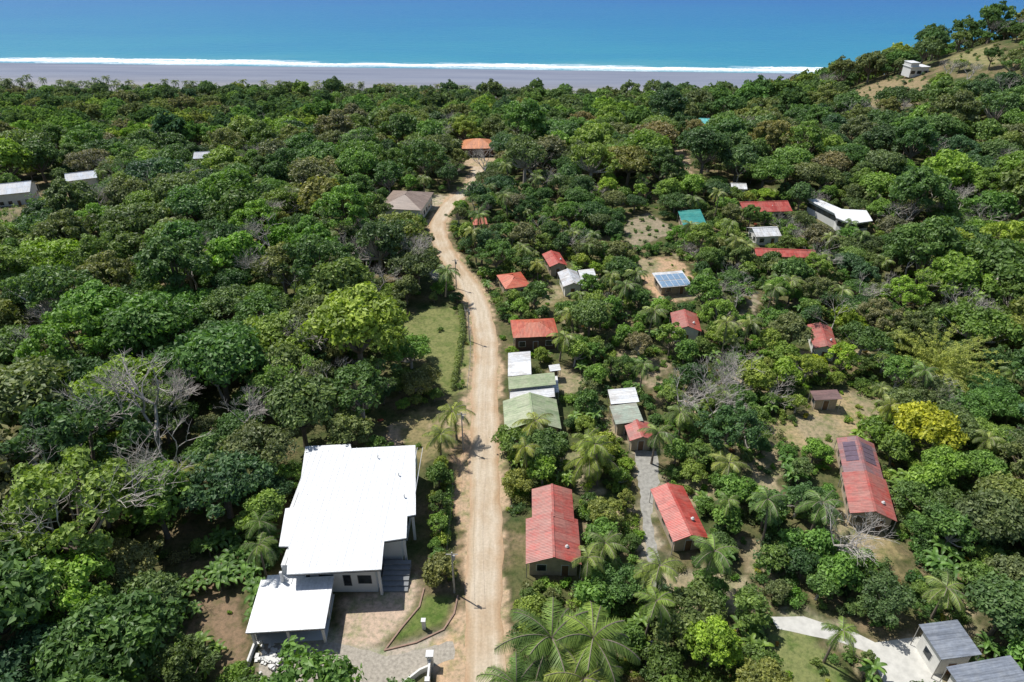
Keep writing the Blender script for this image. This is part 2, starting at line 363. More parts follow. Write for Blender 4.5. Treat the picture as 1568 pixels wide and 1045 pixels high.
# ------------------------------------------------------------ planting mask
gx0,gy0,gx1,gy1=-230,20,300,420
GX,GY=np.meshgrid(np.arange(gx0,gx1)+.5,np.arange(gy0,gy1)+.5,indexing='ij')
clr=np.zeros(GX.shape,np.uint8)
for k,(p,c) in Z.items(): clr[inpoly(GX,GY,p)]=2 if (k in SOFT or k.startswith('gap')) else 1
clr[distline(GX,GY,road[:])<3.2]=1
bld=np.zeros(GX.shape,np.uint8)
def rectmask(cx,cy,a,w,d,m=.6):
    a=math.radians(a); dx=GX-cx;dy=GY-cy; u=dx*math.cos(a)+dy*math.sin(a); v=-dx*math.sin(a)+dy*math.cos(a)
    bld[(abs(u)<w/2+m)&(abs(v)<d/2+m)]=1
for h in HS: rectmask(*h[1:6])
rectmask(-28.8,57.6,4,9.6,8.3); rectmask(100,200,4,16,16); rectmask(39.8,152.4,13,8,7); rectmask(212,382,0,13,9)
bld[inpoly(GX,GY,MAIN)]=1
rectmask(-15.5,66,0,5,10,0)
def mk(M,x,y):
    i=int(x-gx0);j=int(y-gy0)
    return int(M[i,j]) if (0<=i<M.shape[0] and 0<=j<M.shape[1]) else 0
CS=[(math.cos(i*math.pi/4),math.sin(i*math.pi/4)) for i in range(8)]
def ok(x,y,r,h,over=.72,strict=.75,soft=False):
    c0=mk(clr,x,y)
    if (c0 and not (soft and c0==2)) or mk(bld,x,y): return False
    for c,s in CS:
        if mk(bld,x+c*r*.9,y+s*r*.9): return False
        q=mk(clr,x+c*r*over,y+s*r*over)
        if q and not (soft and q==2): return False
    d=math.hypot(x,y); ux,uy=x/d,y/d; z=H(x,y)
    if strict>0:
        for M,hh,sf in ((clr,h*strict,True),(bld,h*.92-3,False)):
            if hh<=0 or (sf and soft): continue
            L=hh*d/max(10,140-z-hh); s=1.
            while s<L:
                if mk(M,x+ux*s,y+uy*s): return False
                s+=1.5
    return True

cell={}
def near(x,y,r,f):
    cx,cy=int(x//8),int(y//8)
    for i in(-2,-1,0,1,2):
        for j in(-2,-1,0,1,2):
            for (a,b_,q) in cell.get((cx+i,cy+j),()):
                if (a-x)**2+(b_-y)**2<(f*(q+r))**2: return True
    return False
def put(x,y,r): cell.setdefault((int(x//8),int(y//8)),[]).append((x,y,r))
class Inst:
    def __init__(s,group,wts=None): s.g=group; s.d=[[] for _ in group]; s.w=wts
    def add(s,x,y,z,sc,k=None):
        s.d[R.choices(range(len(s.g)),s.w)[0] if k is None else k].append((x,y,z,sc))
    def build(s,parent,label):
        for me,L in zip(s.g,s.d):
            if not L: continue
            V=[];F=[]
            for (x,y,z,sc) in L:
                a=R.uniform(0,6.283);c_,s_=math.cos(a)*sc*.7071,math.sin(a)*sc*.7071;n=len(V)
                t1,t2=R.uniform(-.07,.07)*sc,R.uniform(-.07,.07)*sc
                V+=[(x+c_,y+s_,z+t1),(x-s_,y+c_,z+t2),(x-c_,y-s_,z-t1),(x+s_,y-c_,z-t2)];F.append((n,n+1,n+2,n+3))
            m2=bpy.data.meshes.new(label+'_points');m2.from_pydata(V,[],F)
            o=link(label+'_'+me.name,m2,parent); o.instance_type='FACES'; o.use_instance_faces_scale=True
            o.show_instancer_for_render=False
            link(me.name,me,o)
IN=Inst(NEAR,[1,1,1,1.2,1,.8,.6,1.1,.8]);IS=Inst(SMALL);IF=Inst(FAR);ISH=Inst(SHRUB,[1,1,1,.6,.4]);IP=Inst(PALM);IB=Inst(BAN);IBR=Inst(BARE)
palms=[(12.9,86.1),(-12.3,89.6),(-34.6,64),(-36.6,69),(26,142.1),(23.4,145.4),(17.1,174.3),(2.7,163.1),(37.3,70.4),(38.5,100),(56.2,58),(25.1,108.5),(51.9,219.8),(82.3,164.3),(17,54),(23.9,88.3),(3.5,91.6),(19.3,59.5),(29.1,147.1),(55,200.3),(39.3,51.6),(114.7,209.2),(-29.5,222),(44,120),(60,140),(-9.9,94.6),(14,83),(13,64),(30,95),(2.5,84.5),(30,128),(20,133),(9.5,62),(27,63),(45,72)]
for x,y in palms: put(x,y,1.0)
bigp=[(4.9,50.6,0,1.62),(10.9,48.6,1,1.55),(12.6,83.5,0,1.2),(1.4,45.3,1,1.3),(7.6,45.6,0,1.4)]
for x,y,_,_ in bigp: put(x,y,3.6)
spec=[('yellow_flowering_tree',70.2,92,6.0),('yellow_green_tree',75.2,132,4),('yellow_green_tree',61.8,114.8,2.6),('bright_green_tree',53,131.7,2.5),('bright_green_tree',-61.6,170,6)]
for _,x,y,r in spec: put(x,y,r*.8)
put(87.3,115.8,8); put(-10.2,63.3,2)
def region_dense(x,y):
    if y>225: return 1.
    rx=np.interp(y,[p[1] for p in road],[p[0] for p in road])
    if x<rx-6: return 1.
    return min(1.,max(.0,(x-64-(y-100)*.12)/30))
def sample(n,ymin,ymax,r0,r1,f,kind,f2=None):
    for _ in range(n):
        y=R.uniform(ymin,ymax); x=R.uniform(-1,1)*(55+.80*y)
        if y+.07*x>604: continue
        r=R.uniform(r0,r1); D=region_dense(x,y)
        if kind=='big' and D<1 and (r>5.2 or R.random()>D*.8+.09): continue
        if kind=='mid' and D<1 and R.random()>.55: continue
        if near(x,y,r,f if D==1 else (f2 or f)): continue
        h=r*1.6+2.0 if D==1 else r*1.7+.4
        if not ok(x,y,r,h,.72 if D==1 else .6,.75 if R.random()>.04 else 0): continue
        put(x,y,r); z=H(x,y)-.2
        if y>330: IF.add(x,y,z-R.uniform(0,2),r/6*R.uniform(.95,1.2))
        elif D==1 and r>2.6: IN.add(x,y,z-R.uniform(0,2.4)*(r/6),r/5.8*R.uniform(.9,1.18))
        elif r>3.6: IN.add(x,y,z-.5,r/6.)
        else: IS.add(x,y,z,r/3.*R.uniform(.85,1.15))
sample(4000,10,600,6.6,9.4,.68,'big')
sample(9000,10,610,5.0,6.8,.65,'big')
sample(20000,10,610,3.6,5.2,.64,'big')
sample(16000,10,330,2.4,3.7,.63,'mid',.64)
sample(7000,400,610,3.0,4.5,.66,'mid')
sample(17000,10,230,1.2,2.4,.66,'mid',.70)
for _ in range(14500):
    y=10+R.random()**1.2*235; x=R.uniform(-1,1)*(45+.8*y)
    if region_dense(x,y)==1 and R.random()<.88: continue
    soft=mk(clr,x,y)==2
    if soft and R.random()<.6: continue
    if not ok(x,y,.8,1.2,.8,.6,soft): continue
    ISH.add(x,y,H(x,y)-.1,R.uniform(.4,.9) if soft else R.uniform(.5,1.3))
for _ in range(200):
    x,y=R.uniform(165,260),R.uniform(320,400)
    if mk(clr,x,y)==2: ISH.add(x,y,H(x,y)-.1,R.uniform(.6,1.3),R.choice([0,1,2]))
for _ in range(620):
    y=R.uniform(48,320); x=R.uniform(-3,110) if y<200 else R.uniform(-120,230)
    if R.random()<.3 and ok(x,y,1.6,5): IP.add(x,y,H(x,y),R.uniform(.65,1.05))
for _ in range(60):
    y=R.uniform(60,250); x=R.uniform(-.8,0)*y
    if ok(x,y,2,7) : IP.add(x,y,H(x,y)+2,R.uniform(.9,1.1))
for _ in range(300):
    t=R.uniform(-520,230); IP.add(t,R.uniform(590,612)-.07*t,H(t,600)-.3,R.uniform(1.0,1.6))
for _ in range(1400):
    y=R.uniform(40,180); x=R.uniform(-8,70)
    if R.random()<.2 and ok(x,y,1,2): IB.add(x,y,H(x,y),R.uniform(.6,1.05))
for _ in range(60):
    x,y=R.uniform(-48,-34.5),R.uniform(46,72)
    if not mk(bld,x,y) and math.sin(x*.6)*math.sin(y*.5)>-.2: IB.add(x,y,H(x,y),R.uniform(.6,1.))
for _ in range(380):
    y=R.uniform(90,500); x=R.uniform(-1,1)*(30+.75*y)
    if ok(x,y,2,8) : IBR.add(x,y,H(x,y)+(3 if region_dense(x,y)==1 else -1),R.uniform(.6,1.1))
forest=link('forest',None); garden=link('garden_trees',None); shr=link('undergrowth',None); pg=link('palm_grove',None); bp=link('banana_plants',None); lt=link('leafless_trees',None)
IN.build(forest,'forest');IF.build(forest,'coastal_forest');IS.build(garden,'garden');ISH.build(shr,'shrubs');IP.build(pg,'palms');IB.build(bp,'bananas');IBR.build(lt,'leafless')
for i,(x,y) in enumerate(palms): link('palm_tree',PALM[i%3],None,(x,y,H(x,y)),R.uniform(0,6),R.uniform(.85,1.15))
for x,y,k,s in bigp: link('palm_tree',PALMBIG[k],None,(x,y,H(x,y)),R.uniform(0,6),s)
for nme,x,y,r in spec:
    mt=M_leafY if nme.startswith('yellow_f') else (M_lime if 'yellow' in nme else M_leafG)
    link(nme,broad(nme,r,r*1.7,26,11000 if r>3 else 4500,.24 if r>3 else .18,mt,.6,.2,.36,.35,.4),None,(x,y,H(x,y)))
link('olive_green_tree',broad('olive_tree',2.6,4.6,16,5000,.18,M_olive,.6,.22,.4,.3,.4),None,(-10.4,63.6,60))
link('bamboo_clump',bamboo('bamboo'),None,(87.3,117,H(87,117)),0,1.15)
for i,(x,y,s) in enumerate([(-59,88,1.8),(-58.6,66,1.75),(45.8,67,1.),(116.9,192.9,1.3),(-36.5,154,1.3),(150,300,1.4),(31.2,100,1.),(-70,80,1.6),(-50,77,1.4)]):
    link('leafless_tree',BARE[i%2],None,(x,y,H(x,y)+(1.5 if x<-45 else 0)),R.uniform(0,6),s)

# ------------------------------------------------------------ ground
def axis(a0,a1,step,lo,hi):
    L=list(np.arange(a0,a1,step)); s=step;v=a0;left=[]
    while v>lo: s=min(s*1.12,60); v-=s; left.append(v)
    s=step;v=L[-1];right=[]
    while v<hi: s=min(s*1.05,60 if v<3000 else 400); v+=s; right.append(v)
    return np.array(left[::-1]+L+right)
xs=axis(-60,110,.7,-4000,4000); ys=axis(40,230,.7,-1500,2500)
X,Y=np.meshgrid(xs,ys,indexing='ij'); ZZ=Hn(X,Y)
nx,ny=X.shape
V=np.stack([X,Y,ZZ],-1).reshape(-1,3)
idx=np.arange(nx*ny).reshape(nx,ny)
F=np.stack([idx[:-1,:-1],idx[1:,:-1],idx[1:,1:],idx[:-1,1:]],-1).reshape(-1,4)
me=bpy.data.meshes.new('ground'); me.from_pydata(V.tolist(),[],F.tolist())
colr=np.zeros((nx,ny,3)); mk_=np.zeros((nx,ny))
wx=.9*np.sin(X*1.1+Y*.7)+.6*np.sin(Y*2.3-X*.9)+.4*np.sin(X*3.7+1)+1.2*np.sin(X*.33+Y*.21); wy=.9*np.sin(Y*1.2-X*.5+2)+.6*np.sin(X*2.1+Y*1.3)+.3*np.sin(Y*4.1)+1.2*np.sin(Y*.37-X*.26)
def zone(fn,c,amp=.6):
    a=np.zeros((nx,ny))
    for ox,oy in ((-.5,-.5),(.5,-.5),(-.5,.5),(.5,.5),(0,0)): a+=fn(X+wx*amp+ox,Y+wy*amp+oy)/5.
    for i in range(3): colr[...,i]=colr[...,i]*(1-a)+c[i]*a
    mk_[:]=np.maximum(mk_,a)
for k,(p,c) in Z.items():
    if k in('cresc',): continue
    zone(lambda a,b,p=p:inpoly(a,b,p).astype(float),c,.7 if k not in('terr','driveE') else .2)
zone(lambda a,b:(distline(a,b,road)<3.5).astype(float),(.45,.33,.22),.5)
zone(lambda a,b:(inpoly(a,b,[(5,40),(60,40),(80,130),(60,180),(8,170)])*(np.sin(a*.35+b*.2)+np.sin(b*.31-a*.17)>.75)).astype(float),(.31,.255,.16),.6)
zone(lambda a,b:inpoly(a,b,Z['cresc'][0]).astype(float),Z['cresc'][1],.15)
S=Y+.07*X
bm=np.clip((S-606)/8,0,1)
wet=np.clip((S-645)/50,0,1)
for i,(c,d) in enumerate(zip((.255,.255,.275),(.195,.22,.285))): colr[...,i]=colr[...,i]*(1-bm)+(c*(1-wet)+d*wet)*bm  # wet sand is darker; its bluish sky reflection is painted into the colour
mk_=np.maximum(mk_,bm)
ca=me.color_attributes.new('gcol','FLOAT_COLOR','POINT')
ca.data.foreach_set('color',np.concatenate([colr,np.ones((nx,ny,1))],-1).reshape(-1))
at=me.attributes.new('gmask','FLOAT','POINT'); at.data.foreach_set('value',mk_.reshape(-1))
at=me.attributes.new('sand','FLOAT','POINT'); at.data.foreach_set('value',bm.reshape(-1))
me.polygons.foreach_set('use_smooth',[True]*len(me.polygons))
m,nt,b,o=newmat('ground_soil_and_grass')
n1=noise(nt,.12,6);n2=noise(nt,1.6,6);n3=noise(nt,9,4);n4=noise(nt,.35,6,rough=.7)
base=ramp(nt,n1.outputs[0],[(.35,(.06,.085,.028)),(.5,(.12,.115,.05)),(.62,(.21,.16,.095))])
ac=N(nt,'ShaderNodeAttribute',attribute_name='gcol'); am=N(nt,'ShaderNodeAttribute',attribute_name='gmask'); asd=N(nt,'ShaderNodeAttribute',attribute_name='sand')
v=ramp(nt,n2.outputs[0],[(.3,(.6,.66,.6)),(.5,(1,1,1)),(.72,(1.25,1.2,1.15))])
v3=ramp(nt,n3.outputs[0],[(.3,.8),(.7,1.15)])
v4=ramp(nt,n4.outputs[0],[(.36,(.55,.72,.5)),(.52,(1,1,1)),(.7,(1.12,1.1,1.1))])
inv=math_(nt,'SUBTRACT',1.,asd.outputs['Fac'])
c=mixc(nt,am.outputs['Fac'],base.outputs[0],ac.outputs['Color'])
c=mixc(nt,inv,c,v.outputs[0],'MULTIPLY'); c=mixc(nt,inv,c,v3.outputs[0],'MULTIPLY'); c=mixc(nt,inv,c,v4.outputs[0],'MULTIPLY')
# long soft tide bands along the beach
tc=N(nt,'ShaderNodeTexCoord'); mp=N(nt,'ShaderNodeMapping'); nt.links.new(tc.outputs['Object'],mp.inputs[0]); mp.inputs['Scale'].default_value=(.006,.06,1); mp.inputs['Rotation'].default_value=(0,0,.07)
nb=noise(nt,1,4,vec=mp.outputs[0]); vb=ramp(nt,nb.outputs[0],[(.35,(.84,.85,.88)),(.65,(1.1,1.08,1.05))]); c=mixc(nt,asd.outputs['Fac'],c,vb.outputs[0],'MULTIPLY')
nt.links.new(c,b.inputs['Base Color']); b.inputs['Roughness'].default_value=.9; b.inputs['Specular IOR Level'].default_value=.15
bump(nt,b,n2.outputs[0],.6,.3)
me.materials.append(m); link('ground',me)

def strip(name,pl,hw,mat,zoff,step=1.2,rag=.35):
    P=[np.array(p,float) for p in pl]; pts=[]
    for i in range(1,len(P)-2):
        L=np.linalg.norm(P[i+1]-P[i]); k=max(2,int(L/step))
        for s in range(k):
            t=s/k; pts.append(.5*((2*P[i])+(-P[i-1]+P[i+1])*t+(2*P[i-1]-5*P[i]+4*P[i+1]-P[i+2])*t*t+(-P[i-1]+3*P[i]-3*P[i+1]+P[i+2])*t**3))
    V=[];Fc=[];A=[];nc=9
    for i,p in enumerate(pts):
        d=pts[min(i+1,len(pts)-1)]-pts[max(i-1,0)]; d/=np.linalg.norm(d); n=np.array([d[1],-d[0]])
        wl=hw+rag*(math.sin(i*.37)*.5+math.sin(i*.91+1)*.35+R.uniform(-.2,.2)); wr=hw+rag*(math.sin(i*.29+2)*.5+math.sin(i*1.13)*.35+R.uniform(-.2,.2))
        for j in range(nc):
            u=j/(nc-1)*2-1; q=p+n*u*(wr if u>0 else wl); V.append((q[0],q[1],H(*q)+zoff+(.05 if abs(u)<.9 else 0))); A.append((u+1)/2)
        if i:
            for j in range(nc-1): o=(i-1)*nc+j; Fc.append((o,o+nc,o+nc+1,o+1)[::-1])
    me=bpy.data.meshes.new(name);me.from_pydata(V,[],Fc); a=me.attributes.new('across','FLOAT','POINT');a.data.foreach_set('value',A)
    me.materials.append(mat); me.polygons.foreach_set('use_smooth',[True]*len(me.polygons)); return link(name,me)
m,nt,b,o=newmat('dirt_road_surface')
a=N(nt,'ShaderNodeAttribute',attribute_name='across'); nl=noise(nt,.25,4); nf=noise(nt,3,7,rough=.7); npch=noise(nt,.09,5)
mp=N(nt,'ShaderNodeMapping'); tc=N(nt,'ShaderNodeTexCoord'); nt.links.new(tc.outputs['Object'],mp.inputs[0]); mp.inputs['Scale'].default_value=(2.2,.16,1)
ns=noise(nt,1,5,vec=mp.outputs[0])
ad=math_(nt,'ADD',a.outputs['Fac'],math_(nt,'MULTIPLY',math_(nt,'SUBTRACT',nl.outputs[0],.5),.25))
tr=ramp(nt,ad,[(0,(.46,.33,.22)),(.14,(.48,.39,.28)),(.27,(.56,.485,.385)),(.4,(.50,.425,.325)),(.5,(.53,.45,.35)),(.62,(.50,.425,.325)),(.75,(.56,.485,.385)),(.88,(.48,.385,.28)),(1,(.44,.32,.21))])
sv=ramp(nt,ns.outputs[0],[(.3,(.88,.86,.83)),(.7,(1.06,1.06,1.06))]); fv=ramp(nt,nf.outputs[0],[(.3,.84),(.7,1.12)]); pv=ramp(nt,npch.outputs[0],[(.38,(.88,.8,.72)),(.55,(1.0,1.0,1.0))])
c=mixc(nt,1,tr.outputs[0],sv.outputs[0],'MULTIPLY'); c=mixc(nt,1,c,fv.outputs[0],'MULTIPLY'); c=mixc(nt,1,c,pv.outputs[0],'MULTIPLY')
nt.links.new(c,b.inputs['Base Color']); b.inputs['Roughness'].default_value=.95; b.inputs['Specular IOR Level'].default_value=.1; bump(nt,b,nf.outputs[0],.4,.08)
strip('dirt_road',road,2.55,m,.03)
def sheet(name,poly,mat,z,sub=1.0,jit=.1):
    pts=[]
    for i in range(len(poly)):
        a_=np.array(poly[i]);b_=np.array(poly[(i+1)%len(poly)]); k=max(1,int(np.linalg.norm(b_-a_)/sub))
        for s in range(k): q=a_+(b_-a_)*s/k; pts.append((q[0]+R.uniform(-jit,jit),q[1]+R.uniform(-jit,jit),z))
    me=bpy.data.meshes.new(name); me.from_pydata(pts,[],[tuple(range(len(pts)))]); me.materials.append(mat); return link(name,me)
M_gravel=plain('gravel',(.36,.325,.27),.95,.35,2.5); M_conc=plain('concrete',(.54,.53,.49),.85,.2,.8); M_pathg=plain('grey_path',(.31,.30,.27),.9,.35,1.5)
sheet('gravel_driveway',[(-32.2,53.6),(-24.5,54.6),(-21.8,54.2),(-18.4,53.2),(-16.2,52.4),(-11,53.6),(-7.6,54.6),(-7.2,52.2),(-11.7,50.2),(-14.6,47.2),(-30.5,47)],M_gravel,60.012,.8,.18)
sheet('concrete_driveway',[(34.7,58.2),(39.1,58.2),(45.1,55.8),(47,54.3),(53.4,55.2),(53.8,51.1),(52,47),(45.7,47),(45.5,52.9),(42.8,54.3),(35,56.4)],M_conc,60.012,2,.04)
sheet('gravel_path',[(21.6,92),(25.4,91.4),(24.4,83.7),(21.8,76.4),(21.6,68.7),(21.2,61),(19.4,61),(20,71.1),(20.8,80.6)],M_pathg,60.012,.8,.2)

# ------------------------------------------------------------ sea
m,nt,b,o=newmat('sea_water')
tc=N(nt,'ShaderNodeTexCoord'); sp=N(nt,'ShaderNodeSeparateXYZ'); nt.links.new(tc.outputs['Object'],sp.inputs[0])
S_=math_(nt,'ADD',sp.outputs['Y'],math_(nt,'MULTIPLY',sp.outputs['X'],.07))
mp=N(nt,'ShaderNodeMapping'); nt.links.new(tc.outputs['Object'],mp.inputs[0]); mp.inputs['Scale'].default_value=(.0028,.011,1); mp.inputs['Rotation'].default_value=(0,0,.07)
nb=noise(nt,1,6,vec=mp.outputs[0],rough=.6)
Sj=math_(nt,'ADD',S_,math_(nt,'MULTIPLY',math_(nt,'SUBTRACT',nb.outputs[0],.5),480.))
mr=N(nt,'ShaderNodeMapRange'); nt.links.new(Sj,mr.inputs[0]); mr.inputs[1].default_value=700; mr.inputs[2].default_value=2600
cc=ramp(nt,mr.outputs[0],[(0,(.07,.28,.36)),(.07,(.025,.225,.35)),(.2,(.012,.175,.35)),(.45,(.010,.12,.35)),(1,(.010,.095,.34))])
mp2=N(nt,'ShaderNodeMapping'); nt.links.new(tc.outputs['Object'],mp2.inputs[0]); mp2.inputs['Scale'].default_value=(.012,.03,1)
nw=noise(nt,1,4,vec=mp2.outputs[0]); nfi=noise(nt,.22,5,rough=.7)
mp3=N(nt,'ShaderNodeMapping'); nt.links.new(tc.outputs['Object'],mp3.inputs[0]); mp3.inputs['Scale'].default_value=(.006,.002,1); nbk=noise(nt,1,3,vec=mp3.outputs[0])
Sw=math_(nt,'ADD',S_,math_(nt,'MULTIPLY',math_(nt,'SUBTRACT',nw.outputs[0],.5),30.))
Sw=math_(nt,'ADD',Sw,math_(nt,'MULTIPLY',math_(nt,'SUBTRACT',nfi.outputs[0],.5),16.))
def band(c0,w,gain,brk=None,lo=.35,hi=.55):
    d=math_(nt,'ABSOLUTE',math_(nt,'SUBTRACT',Sw,c0)); f=math_(nt,'SUBTRACT',1.,math_(nt,'DIVIDE',d,w)); f=math_(nt,'MULTIPLY',f,gain)
    n_=N(nt,'ShaderNodeClamp'); nt.links.new(f,n_.inputs[0]); f=n_.outputs[0]
    if brk is not None:
        r=ramp(nt,brk,[(lo,0.),(hi,1.)]); f=math_(nt,'MULTIPLY',f,r.outputs[0])
    return f
f1=band(786,9,2.5); f2=band(799,5,1.6,nbk.outputs[0],.42,.56); f3=band(764,3.5,1.2,nw.outputs[0],.4,.6); f4=band(774,6,.6)
ff=math_(nt,'MAXIMUM',math_(nt,'MAXIMUM',f1,f2),math_(nt,'MAXIMUM',f3,f4))
c=mixc(nt,ff,cc.outputs[0],(.85,.87,.88))
nt.links.new(c,b.inputs['Base Color']); b.inputs['IOR'].default_value=1.33; b.inputs['Specular IOR Level'].default_value=.15
rr=math_(nt,'ADD',math_(nt,'MULTIPLY',ff,.6),.3); nt.links.new(rr,b.inputs['Roughness'])
mp4=N(nt,'ShaderNodeMapping'); nt.links.new(tc.outputs['Object'],mp4.inputs[0]); mp4.inputs['Scale'].default_value=(.05,.16,1)
nv=noise(nt,1,8,vec=mp4.outputs[0],rough=.65); bump(nt,b,nv.outputs[0],.8,2.)
me=bpy.data.meshes.new('sea'); me.from_pydata([(-40000,640,0),(40000,640,0),(40000,60000,0),(-40000,60000,0)],[],[(0,1,2,3)]); me.materials.append(m); link('sea',me)

# ------------------------------------------------------------ buildings
def roofmat(name,col,rust=None,amt=.0,period=.28,rough=.45,axisx=True,var=.15):
    m,nt,b,o=newmat('roof_'+name)
    at=N(nt,'ShaderNodeAttribute',attribute_name='tint'); t=ramp(nt,at.outputs['Fac'],[(0,1-var*1.6),(1,1+var)])
    n1=noise(nt,.45,5,rough=.65); n2=noise(nt,2.5,6)
    c=mixc(nt,1,col,t.outputs[0],'MULTIPLY')
    if rust:
        r=ramp(nt,n1.outputs[0],[(.5-amt*.3,0.),(.62-amt*.1,1.)]); c=mixc(nt,math_(nt,'MULTIPLY',r.outputs[0],.75),c,rust)
        rp=ramp(nt,at.outputs['Fac'],[(.80,0.),(.82,.55)]); c=mixc(nt,rp.outputs[0],c,rust)
    tc=N(nt,'ShaderNodeTexCoord'); mp=N(nt,'ShaderNodeMapping'); nt.links.new(tc.outputs['Object'],mp.inputs[0]); mp.inputs['Scale'].default_value=(.35,3.5,1) if not axisx else (3.5,.35,1)
    n5=noise(nt,1,4,vec=mp.outputs[0]); sv=ramp(nt,n5.outputs[0],[(.35,.72 if rust else .95),(.6,1.08)]); c=mixc(nt,1,c,sv.outputs[0],'MULTIPLY')
    dv=ramp(nt,n2.outputs[0],[(.3,.82),(.7,1.1)]); c=mixc(nt,1,c,dv.outputs[0],'MULTIPLY')
    nt.links.new(c,b.inputs['Base Color']); b.inputs['Roughness'].default_value=rough
    w=N(nt,'ShaderNodeTexWave',wave_type='BANDS',bands_direction='X' if axisx else 'Y'); w.inputs['Scale'].default_value=.314/period*1.0
    nt.links.new(tc.outputs['Object'],w.inputs[0]); bump(nt,b,w.outputs['Fac'],.4,.05)
    return m
RM={}
def rm(k,ax):
    if (k,ax) in RM: return RM[(k,ax)]
    D={'rustred':((.45,.075,.058),(.34,.16,.13),.6),'red':((.44,.062,.045),(.44,.13,.1),.3),'rustdark':((.40,.12,.10),(.2,.15,.16),.7),
       'orange':((.55,.11,.06),(.5,.17,.1),.3),'orange2':((.66,.26,.11),(.5,.2,.1),.2),'silver':((.58,.60,.63),(.4,.36,.33),.2),'white':((.74,.76,.78),(.52,.5,.47),.3),
       'grey':((.36,.42,.34),(.3,.27,.22),.4),'green':((.27,.35,.18),(.36,.38,.25),.4),'teal':((.03,.24,.22),(.08,.3,.26),.2),'teal2':((.08,.5,.48),(.2,.5,.5),.2),
       'taupe':((.31,.235,.19),(.26,.19,.15),.3),'brown':((.22,.13,.12),(.15,.1,.09),.3),'slate':((.20,.225,.27),(.24,.26,.29),.2),'bluegrey':((.26,.32,.42),(.3,.3,.32),.2)}
    c,r,a=D[k]; RM[(k,ax)]=roofmat(k+('_x' if ax else '_y'),c,r,a,axisx=ax); return RM[(k,ax)]
WM={'white':plain('wall_white',(.68,.67,.63),.85,.1),'tan':plain('wall_tan',(.42,.34,.25),.85,.2),'dark':plain('wall_dark_wood',(.12,.07,.05),.8,.2)}
M_glass,nt_,b_,_=newmat('window_glass'); b_.inputs['Base Color'].default_value=(.02,.028,.035,1); b_.inputs['Roughness'].default_value=.08
n_=noise(nt_,.8,2); nt_.links.new(ramp(nt_,n_.outputs[0],[(.3,(.012,.016,.02)),(.7,(.04,.05,.06))]).outputs[0],b_.inputs['Base Color'])
M_frame=plain('trim_white',(.6,.6,.58),.6,.1); M_door=plain('door_wood',(.16,.09,.05),.6,.2); M_post=plain('post_grey',(.4,.38,.35),.8,.2); M_darkm=plain('fascia_dark',(.07,.07,.075),.6,.2)
def openings(root,w,d,hh):
    g=B();fr=B();dr=B()
    for side in range(4):
        L=w if side%2==0 else d; n=max(1,int(L/2.6))
        off=(d if side%2==0 else w)/2
        nx_,ny_=[(0,-1),(1,0),(0,1),(-1,0)][side]; tx,ty=-ny_,nx_
        for i in range(n):
            u=(i+.5)/n*L-L/2; isd=(i==n//2 and side in(0,2))
            cz=1.05 if isd else min(1.6,hh*.55); sz=2.1 if isd else min(1.2,hh*.42); sw=.95 if isd else 1.3
            cx,cy=tx*u+nx_*(off+.02),ty*u+ny_*(off+.02)
            dim=(sw if side%2==0 else .05,sw if side%2==1 else .05,sz)
            fd=(sw+.2 if side%2==0 else .03,sw+.2 if side%2==1 else .03,sz+.2)
            fr.box((cx-nx_*.005,cy-ny_*.005,cz),fd); (dr if isd else g).box((cx+nx_*.02,cy+ny_*.02,cz),dim)
    g.obj('windows',[M_glass],root); fr.obj('window_frames',[M_frame],root)
    if dr.n: dr.obj('door',[M_door],root)
